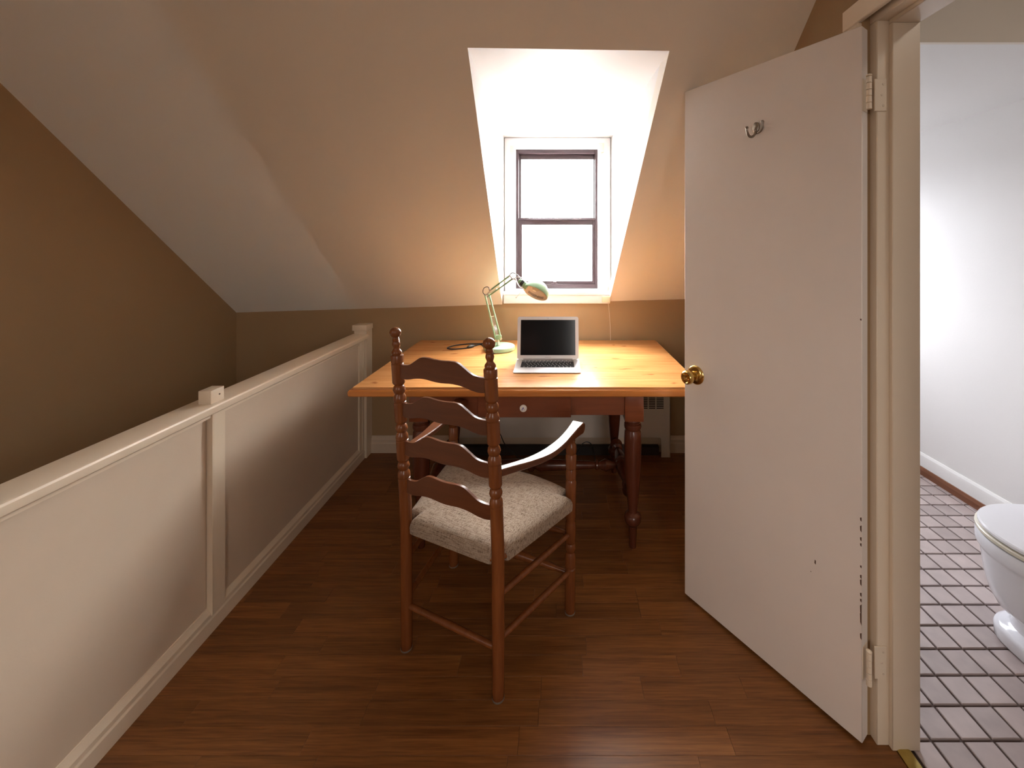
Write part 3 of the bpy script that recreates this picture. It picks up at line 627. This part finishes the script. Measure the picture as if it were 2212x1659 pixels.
# shade: hollow dome, opening along nd
prof = []
for i in range(13):
    a = math.pi/2*i/12; prof.append((Rr*math.cos(a)+1e-4, -Rr*.98*math.sin(a)))
prof = [(Rr-.0015, .003), (Rr, .004), (Rr+.001, .0)] + prof[1:]
MB().lathe(prof + [], hc, nd, 48)
sh = MB(); seg = 48; ax_ = nd; t_ = ax_.orthogonal().normalized(); w_ = ax_.cross(t_)
rings = [[hc + ax_*h_ + (t_*math.cos(2*math.pi*i/seg)+w_*math.sin(2*math.pi*i/seg))*r_ for i in range(seg)] for r_, h_ in prof]
sh.loft(rings, cap=False); shade = sh.build('shade', 'green_enamel', lm)
inn = MB(); rings = [[hc + ax_*h_ + (t_*math.cos(2*math.pi*i/seg)+w_*math.sin(2*math.pi*i/seg))*r_ for i in range(seg)] for r_, h_ in
                     [(Rr-.0005,.0045)] + [((Rr-.0025)*math.cos(math.pi/2*i/12)+1e-4, -(Rr-.0025)*.97*math.sin(math.pi/2*i/12)) for i in range(13)]]
inn.loft(rings, cap=False); tag(inn.build('shade_lining', 'shade_inside', shade), 'cream inside of the shade')
MB().lathe([(.021,.056),(.019,.066),(.0170,.078),(.0170,.086)], hc, sd, 28).build('neck', 'green_enamel', lm)
MB().lathe([(.0185,.085),(.0185,.091),(.017,.092),(.017,.094),(.0185,.095),(.0185,.101),(.014,.103)], hc, sd, 28).build('switch_collar', 'black_rubber', lm)
MB().lathe([(.015,.102),(.015,.113),(.010,.118),(.0001,.119)], hc, sd, 28).build('socket', 'green_enamel', lm)
e0 = hc + sd*.097
m = MB().tube([c1, px(1114, 603, 2.33), px(1116, 609, 2.32), e0+Vector((-.012,-.012,-.024)), e0+Vector((.006,-.012,-.026))], .0026, 8, 6)
m.tube([c1, px(1118, 599, 2.33), px(1126, 600, 2.32), e0+Vector((.012,-.004,.022))], .0026, 8, 6); m.build('yoke', 'steel', lm)
p0, p1 = px(1131.6, 623.8, 2.27), px(1115.7, 641.9, 2.24)
MB().tube([p0, p1], .0011, 8).lathe([(.001,0),(.0032,.001),(.0032,.005),(.001,.006)], p1, p1-p0, 12).build('adjusting_rod', 'steel', lm)
MB().tube([b1+Vector((0,0,.006)), px(1107, 589.5, 2.36), px(1115, 592, 2.35), px(1122, 598, 2.33), px(1124, 604, 2.32), e0+Vector((-.018,0,.008))], .0022, 8, 6).build('head_cable', 'black_rubber', lm)
MB().tube([a1+Vector((-.008,0,-.006)), px(1043.5, 632, 2.48), px(1045, 623, 2.48), px(1052, 619.5, 2.48), px(1056, 622, 2.48), px(1057, 628, 2.48)], .0024, 8, 6).build('elbow_cable', 'black_rubber', lm)
# bulb and printed notice inside the shade
MB().lathe([(.0001,-.044),(.012,-.043),(.020,-.036),(.023,-.026),(.021,-.016),(.015,-.008),(.011,-.002)], hc+nd*-.004+sd*.010, nd, 24).build('bulb', 'shade_inside', lm)
pr = MB()
e1 = (Vector((1,0,0)) - nd*nd.x).normalized(); e2 = nd.cross(e1)
if e2.z > 0: e2 = -e2
def onin(a, h_):
    r_ = (Rr-.0042)*math.sqrt(max(0, 1-(h_/Rr)**2)); return hc + nd*(-h_) + (e1*math.cos(a)+e2*math.sin(a))*r_
rng = random.Random(5)
for row in range(4):
    a = R(52)
    while a < R(138):
        wd = R(rng.uniform(2.5, 7)); h_ = .006+row*.0034
        if not (R(84) < a < R(90)): pr.add([onin(a, h_), onin(a+wd, h_), onin(a+wd, h_+.0019), onin(a, h_+.0019)], [(0,1,2,3)])
        a += wd + R(1.4)
tag(pr.build('printed_notice', 'print_dark', lm, smooth=False), 'small dark printed notice inside the shade', kind='stuff')

# lamp cord with its in-line switch
def dp(x, y, z=.7632): return Vector(((x-CX)*(CH-z)/(y-HY), F*(CH-z)/(y-HY), z))
cd_ = thing('lamp_cord', 'black lamp cord looping on the desktop left of the lamp foot', 'cord', (-.55, 2.50, .760))
pts = [Vector((-.445, 2.505, .7634)), dp(1040, 744.5), dp(1029, 746), dp(1017, 749.2, .767), dp(1005, 752.3), dp(985, 754), dp(973, 754), dp(966.5, 751.5), dp(975, 748), dp(990, 745), dp(1012, 743), dp(1035, 742.5), dp(1048, 742), Vector((-.455, 2.62, .7638)), Vector((-.43, 2.740, .7638))]
MB().tube(pts, .0038, 8, 6).build('cable', 'black_rubber', cd_)
p = dp(1017, 749.2, .767); q = (dp(1029, 746)-dp(1005, 752.3)).normalized(); q.z = 0; q.normalize()
MB().lathe([(.003,-.030),(.006,-.027),(.0095,-.018),(.0105,0),(.0095,.018),(.006,.027),(.003,.030)], Vector((p.x, p.y, .7695)), q, 14).build('cord_switch', 'black_rubber', cd_)
# loose cables hanging under the desk
c1_ = MB().tube([(-.428, 2.60, .618), (-.43, 2.60, .45), (-.42, 2.62, .30), (-.37, 2.64, .17), (-.33, 2.65, .09), (-.20, 2.62, .008), (.0, 2.61, .006), (.10, 2.63, .03), (.16, 2.64, .115), (.21, 2.64, .118), (.235, 2.64, .06), (.24, 2.62, .006)], .003, 8, 8)
tag(c1_.build('floor_cable', 'black_rubber', origin=(-.2, 2.6, 0)), 'thin black cable hanging behind the desk down to the floor', 'cable')

# cream junction box and wire under the right end of the sill
wc = thing('wall_cable', 'small cream box and thin wire hanging from right end of sill', 'cable', (.335, 2.758, .76))
MB().cbox(.297, .352, 2.728, 2.7455, 1.018, 1.060, .003).build('junction_box', 'cream_plastic', wc)
MB().tube([(.338, 2.738, 1.018), (.340, 2.748, 1.008), (.345, 2.7565, .98), (.352, 2.7585, .90), (.356, 2.7585, .82), (.357, 2.7585, .70)], .0016, 6, 5).build('wire', 'cord_cream', wc)

# ------------------------------------------------ ladder-back armchair
chr_ = thing('ladder_back_armchair', 'wooden ladder-back armchair with woven beige seat in front of desk', 'chair', (-.355, 1.338, 0), -math.atan2(.414, .91))
def CB(m, nm, mt, par=None, **k): return m.build(nm, mt, par or chr_, local=True, **k)
def lean(z):
    if z < .42: return 0
    t = (z-.42)/.71; return -.052*(t*.75 + .25*t*t)
tops = (1.0005, .8680, .7337, .6000)
def postprofile():
    p = [(.0165,.0),(.0185,.004),(.0190,.03),(.0200,.20),(.0205,.45),(.0205,.535)]
    for s_ in reversed(tops):
        b_ = s_ - .050       # below the slat: plain, above it a groove
        p += [(.0205, b_-.012), (.0205, s_+.0005), (.0185, s_+.002), (.0185, s_+.004), (.0208, s_+.0055)]
        if s_ < .95:
            nx = s_ + .133 - .050
            p += [(.0208, s_+.012), (.0195, s_+.020), (.0158, s_+.0265), (.0148, s_+.029), (.0180, s_+.033), (.0208, s_+.043), (.0180, s_+.053), (.0145, s_+.0575), (.0150, s_+.060), (.0185, s_+.063), (.0205, s_+.068)]
    p += [(.0208, 1.028), (.0195, 1.0305), (.0150, 1.0315), (.0150, 1.033), (.0172, 1.036), (.0172, 1.040), (.0150, 1.045), (.0110, 1.050), (.0098, 1.0545), (.0118, 1.060), (.0135, 1.066), (.0125, 1.072), (.0105, 1.0765), (.0122, 1.079), (.0105, 1.082), (.0118, 1.0845), (.0100, 1.087), (.0105, 1.0885)]
    for i in range(1, 13):
        a = -math.pi/2 + math.pi*(i+1.2)/13.2; p.append((max(.0001, .0188*math.cos(a)), 1.107+.0182*math.sin(a)))
    return p
for sx in (-1, 1):
    pp = CB(MB().lathe_path(postprofile(), lambda z: (sx*.1875, lean(z)), 28), 'rear_post', 'chair_wood')
    CB(MB().lathe([(.0165,.0),(.0196,.001),(.0196,.004),(.0186,.006)], (sx*.1875, 0, 0), (0,0,1), 24), 'glide', 'felt_white', pp)
def interp(T, t):
    for (a, b), (c, d) in zip(T, T[1:]):
        if t <= c:
            u = (t-a)/(c-a); u = u*u*(3-2*u) if abs(d-b) > .012 else u; return b+(d-b)*u
    return T[-1][1]
import bisect
tt_ = [(0,0),(.08,.0005),(.15,.006),(.22,.021),(.29,.0355),(.36,.0385),(.44,.0365),(.50,.0358)]
tb_ = [(0,-.0445),(.08,-.0468),(.15,-.043),(.22,-.0365),(.29,-.0325),(.36,-.0315),(.44,-.0335),(.50,-.0342)]
def cat(T, t):
    t = t if t <= .5 else 1-t
    i = max(0, min(len(T)-2, bisect.bisect_right([a for a, _ in T], t)-1))
    g_ = lambda k: T[k] if k < len(T) else (1-T[2*len(T)-2-k][0], T[2*len(T)-2-k][1])
    p0 = T[i-1] if i > 0 else (-T[1][0], T[0][1]); p1, p2 = T[i], T[i+1]; p3 = g_(i+2)
    u = (t-p1[0])/(p2[0]-p1[0]); m1 = (p2[1]-p0[1])/(p2[0]-p0[0])*(p2[0]-p1[0]); m2 = (p3[1]-p1[1])/(p3[0]-p1[0])*(p2[0]-p1[0])
    return (2*u**3-3*u**2+1)*p1[1]+(u**3-2*u**2+u)*m1+(-2*u**3+3*u**2)*p2[1]+(u**3-u**2)*m2
for s_ in tops:
    m = MB(); rings = []; N = 48; ym = lean(s_-.01)
    for i in range(N+1):
        t = i/N; x = -.178 + .356*t; zt_ = s_+cat(tt_, t); zb_ = s_+cat(tb_, t); bow = -.012*math.sin(math.pi*t); th_ = .0065; c = .0012
        yb_ = ym + bow
        rings.append([(x, yb_-th_, zb_+c), (x, yb_-th_+c, zb_), (x, yb_+th_-c, zb_), (x, yb_+th_, zb_+c), (x, yb_+th_-.002, zt_-c), (x, yb_+th_-.002-c, zt_), (x, yb_-th_+c, zt_), (x, yb_-th_, zt_-c)])
    CB(m.loft(rings), 'slat', 'chair_slat', ang=30)
# front legs
fp = [(.0165,0),(.0185,.004),(.0195,.02),(.0200,.145),(.0200,.170),(.0165,.173),(.0165,.178),(.0205,.182),(.0205,.215),(.0180,.225),(.0150,.232),(.0180,.240),(.0206,.250),(.0180,.262),(.0160,.266),(.0200,.272),(.0205,.33),(.0190,.345),(.0165,.352),(.0190,.360),(.0200,.372),(.0200,.455),
      (.0205,.470),(.0205,.500),(.0180,.506),(.0165,.509),(.0200,.513),(.0205,.535),(.0180,.545),(.0165,.549),(.0202,.553),(.0205,.600),(.0175,.604),(.0175,.607),(.0205,.611),(.0208,.628),(.0195,.640),(.0150,.646),(.0145,.650),(.0160,.655),(.0160,.676)]
for sx in (-1, 1):
    pp = CB(MB().lathe_path(fp, lambda z: (sx*(.2757+.006*z), .363+.004*z), 28), 'front_leg', 'chair_wood')
    CB(MB().lathe([(.0165,.0),(.0196,.001),(.0196,.004),(.0186,.006)], (sx*.2757, .363, 0), (0,0,1), 24), 'glide', 'felt_white', pp)
# arms
for sx in (-1, 1):
    ks = [(0,.186,.010,.706,.026,.024),(.12,.203,.060,.697,.027,.023),(.3,.228,.135,.684,.033,.021),(.5,.252,.215,.677,.043,.020),(.68,.268,.290,.681,.041,.022),(.82,.277,.348,.691,.039,.028),(.93,.283,.392,.701,.043,.036),(1.0,.285,.420,.7055,.047,.042)]
    rings = []; N = 40
    def ki(u):
        for a, b in zip(ks, ks[1:]):
            if u <= b[0]+1e-9:
                i = ks.index(a); t = (u-a[0])/(b[0]-a[0]); pa = ks[max(0, i-1)]; pb = ks[min(len(ks)-1, i+2)]
                return [0.5*((2*a[k])+(b[k]-pa[k])*t+(2*pa[k]-5*a[k]+4*b[k]-pb[k])*t*t+(3*a[k]-pa[k]-3*b[k]+pb[k])*t**3) for k in range(1, 6)]
    st = [ki(i/N) for i in range(N+1)]
    for i, (x, y, z, w_, th_) in enumerate(st):
        a = st[max(i-1, 0)]; b = st[min(i+1, N)]; dx, dy = b[0]-a[0], b[1]-a[1]; l_ = math.hypot(dx, dy); nx, ny = dy/l_, -dx/l_
        c = .003; h_ = w_/2
        rings.append([(sx*(x+nx*o_), y+ny*o_, z+k_) for o_, k_ in ((-h_+c,0),(h_-c,0),(h_,-c),(h_,-th_+c),(h_-c,-th_),(-h_+c,-th_),(-h_,-th_+c),(-h_,-c))])
    x, y, z, w_, th_ = st[-1]; nx, ny = 1.0, -.06
    for k in range(1, 7):
        a = k/6*math.pi/2; f_ = math.cos(a); yy = y + .022*math.sin(a); zc = z-th_/2; hh = max(th_/2*f_, .001); c = .003*f_; h_ = w_/2*(1-.06*k/6)
        rings.append([(sx*(x+o_), yy, zc+k_) for o_, k_ in ((-h_+c,hh),(h_-c,hh),(h_,hh-c),(h_,-hh+c),(h_-c,-hh),(-h_+c,-hh),(-h_,-hh+c),(-h_,hh-c))])
    CB(MB().loft(rings), 'armrest', 'chair_slat', ang=40)
# rungs
def rung(a, b, pr_, nm='rung'):
    a, b = Vector(a), Vector(b); L_ = (b-a).length; CB(MB().lathe([(r_, t*L_) for r_, t in pr_], a, b-a, 18), nm, 'chair_wood')
plain = [(.009,0),(.0098,.1),(.0112,.5),(.0098,.9),(.009,1)]
fancy = [(.009,0),(.0095,.10),(.0135,.16),(.0105,.20),(.0125,.24),(.0165,.38),(.0175,.44),(.0125,.47),(.0165,.5),(.0125,.53),(.0175,.56),(.0165,.62),(.0125,.76),(.0105,.80),(.0135,.84),(.0095,.90),(.009,1)]
for sx in (-1, 1):
    rung((sx*.1875, 0, .315), (sx*.277, .364, .303), plain); rung((sx*.1875, 0, .178), (sx*.277, .364, .160), plain)
rung((-.1875, 0, .153), (.1875, 0, .153), plain)
rung((-.276, .363, .150), (.276, .363, .150), fancy); rung((-.276, .363, .300), (.276, .363, .300), fancy)
for sx in (-1, 1):
    rung((sx*.1875, 0, .425), (sx*.277, .364, .425), plain, 'seat_rail')
rung((-.1875, 0, .425), (.1875, 0, .425), plain, 'seat_rail'); rung((-.276, .363, .425), (.276, .363, .425), plain, 'seat_rail')
# upholstered seat with notched corners
half_ = [(0,.425),(.07,.4235),(.14,.416),(.20,.405),(.248,.392),(.2545,.386),(.2555,.380),(.2545,.350),(.258,.341),(.266,.338),(.290,.339),(.2965,.336),(.297,.328),(.275,.252),(.2525,.175),(.230,.100),(.2085,.032),(.205,.027),(.198,.025),(.172,.027),(.166,.024),(.164,.018),(.166,-.002),(.164,-.008),(.158,-.0105),(.10,-.011),(0,-.011)]
outl = half_ + [(-x, y) for x, y in reversed(half_[1:-1])]
cyy = .195
def insetc(P, d):
    n_ = len(P); out = []
    for i, (x, y) in enumerate(P):
        s_ = 1 - d/.20; out.append((x*s_, (y-cyy)*s_+cyy))
    return out
lay = [(.411,.004),(.408,.012),(.411,.0),(.430,-.001),(.441,.0005),(.450,.004),(.457,.010),(.4625,.019),(.467,.034),(.470,.055),(.472,.085),(.473,.12),(.4735,.16)]
rings = [[(x, y, z_) for x, y in insetc(outl, d_)] for z_, d_ in [(.4085,.012)] + lay[2:]]
m = MB().loft(rings); CB(m, 'seat', 'seat_fabric', ang=50)

# ------------------------------------------------ toilet
tl = thing('toilet', 'white porcelain toilet with closed lid on the tiled bathroom floor', 'toilet', (1.90, 1.36, 0))
ty = 1.36
def egg(xf, xb, hw, z, n=48, p=2.1, fr=.40):
    cx_ = xf + (xb-xf)*fr; P = []
    for i in range(n):
        a = 2*math.pi*i/n; ca, sa_ = math.cos(a), math.sin(a); e_ = 2/p
        rx = (xb-cx_) if ca > 0 else (cx_-xf)
        P.append((cx_ + rx*math.copysign(abs(ca)**e_, ca), ty + hw*math.copysign(abs(sa_)**e_, sa_), z))
    return P
foot = [(1.562,2.08,.150,0,3.6),(1.556,2.08,.155,.006,3.6),(1.554,2.08,.156,.040,3.6),(1.557,2.08,.153,.050,3.6),(1.566,2.08,.144,.057,3.5),(1.578,2.08,.132,.060,3.4),(1.586,2.08,.126,.066,3.3),
        (1.588,2.08,.124,.104,3.1),(1.583,2.08,.125,.116,3.0),(1.560,2.07,.140,.126,2.7),(1.532,2.06,.153,.148,2.5),(1.512,2.05,.163,.185,2.4),(1.497,2.04,.171,.235,2.3),(1.488,2.03,.177,.290,2.2),(1.484,2.03,.180,.325,2.2),(1.481,2.03,.183,.336,2.2),
        (1.472,2.03,.189,.342,2.1),(1.468,2.03,.192,.354,2.1),(1.469,2.03,.192,.378,2.1),(1.474,2.03,.188,.388,2.1),(1.50,2.02,.17,.390,2.1)]
MB().loft([egg(a, b, c, z, p=p) for a, b, c, z, p in foot]).build('bowl', 'porcelain', tl, ang=50)
MB().loft([egg(1.472+d, 1.985, .191-d, z) for d, z in ((.004,.3915),(0,.394),(0,.403),(.003,.4055))]).build('seat_ring', 'seat_cream', tl)
MB().loft([egg(1.479+d, 1.99, .186-d, z) for d, z in ((.006,.4085),(0,.4100),(0,.418),(.004,.4225),(.03,.4245),(.10,.4250))]).build('lid', 'lid_white', tl)
MB().cbox(1.985, 2.03, ty-.09, ty+.09, .388, .424, .006).build('lid_hinge', 'lid_white', tl)
MB().cbox(2.035, 2.228, ty-.22, ty+.22, .37, .735, .018, 4).build('tank', 'porcelain', tl)
MB().cbox(2.025, 2.233, ty-.23, ty+.23, .735, .768, .008, 3).build('tank_lid', 'porcelain', tl)
MB().box(1.95, 2.16, ty-.12, ty+.12, .30, .375).build('tank_shelf', 'porcelain', tl)

print('planks in view', view_n)
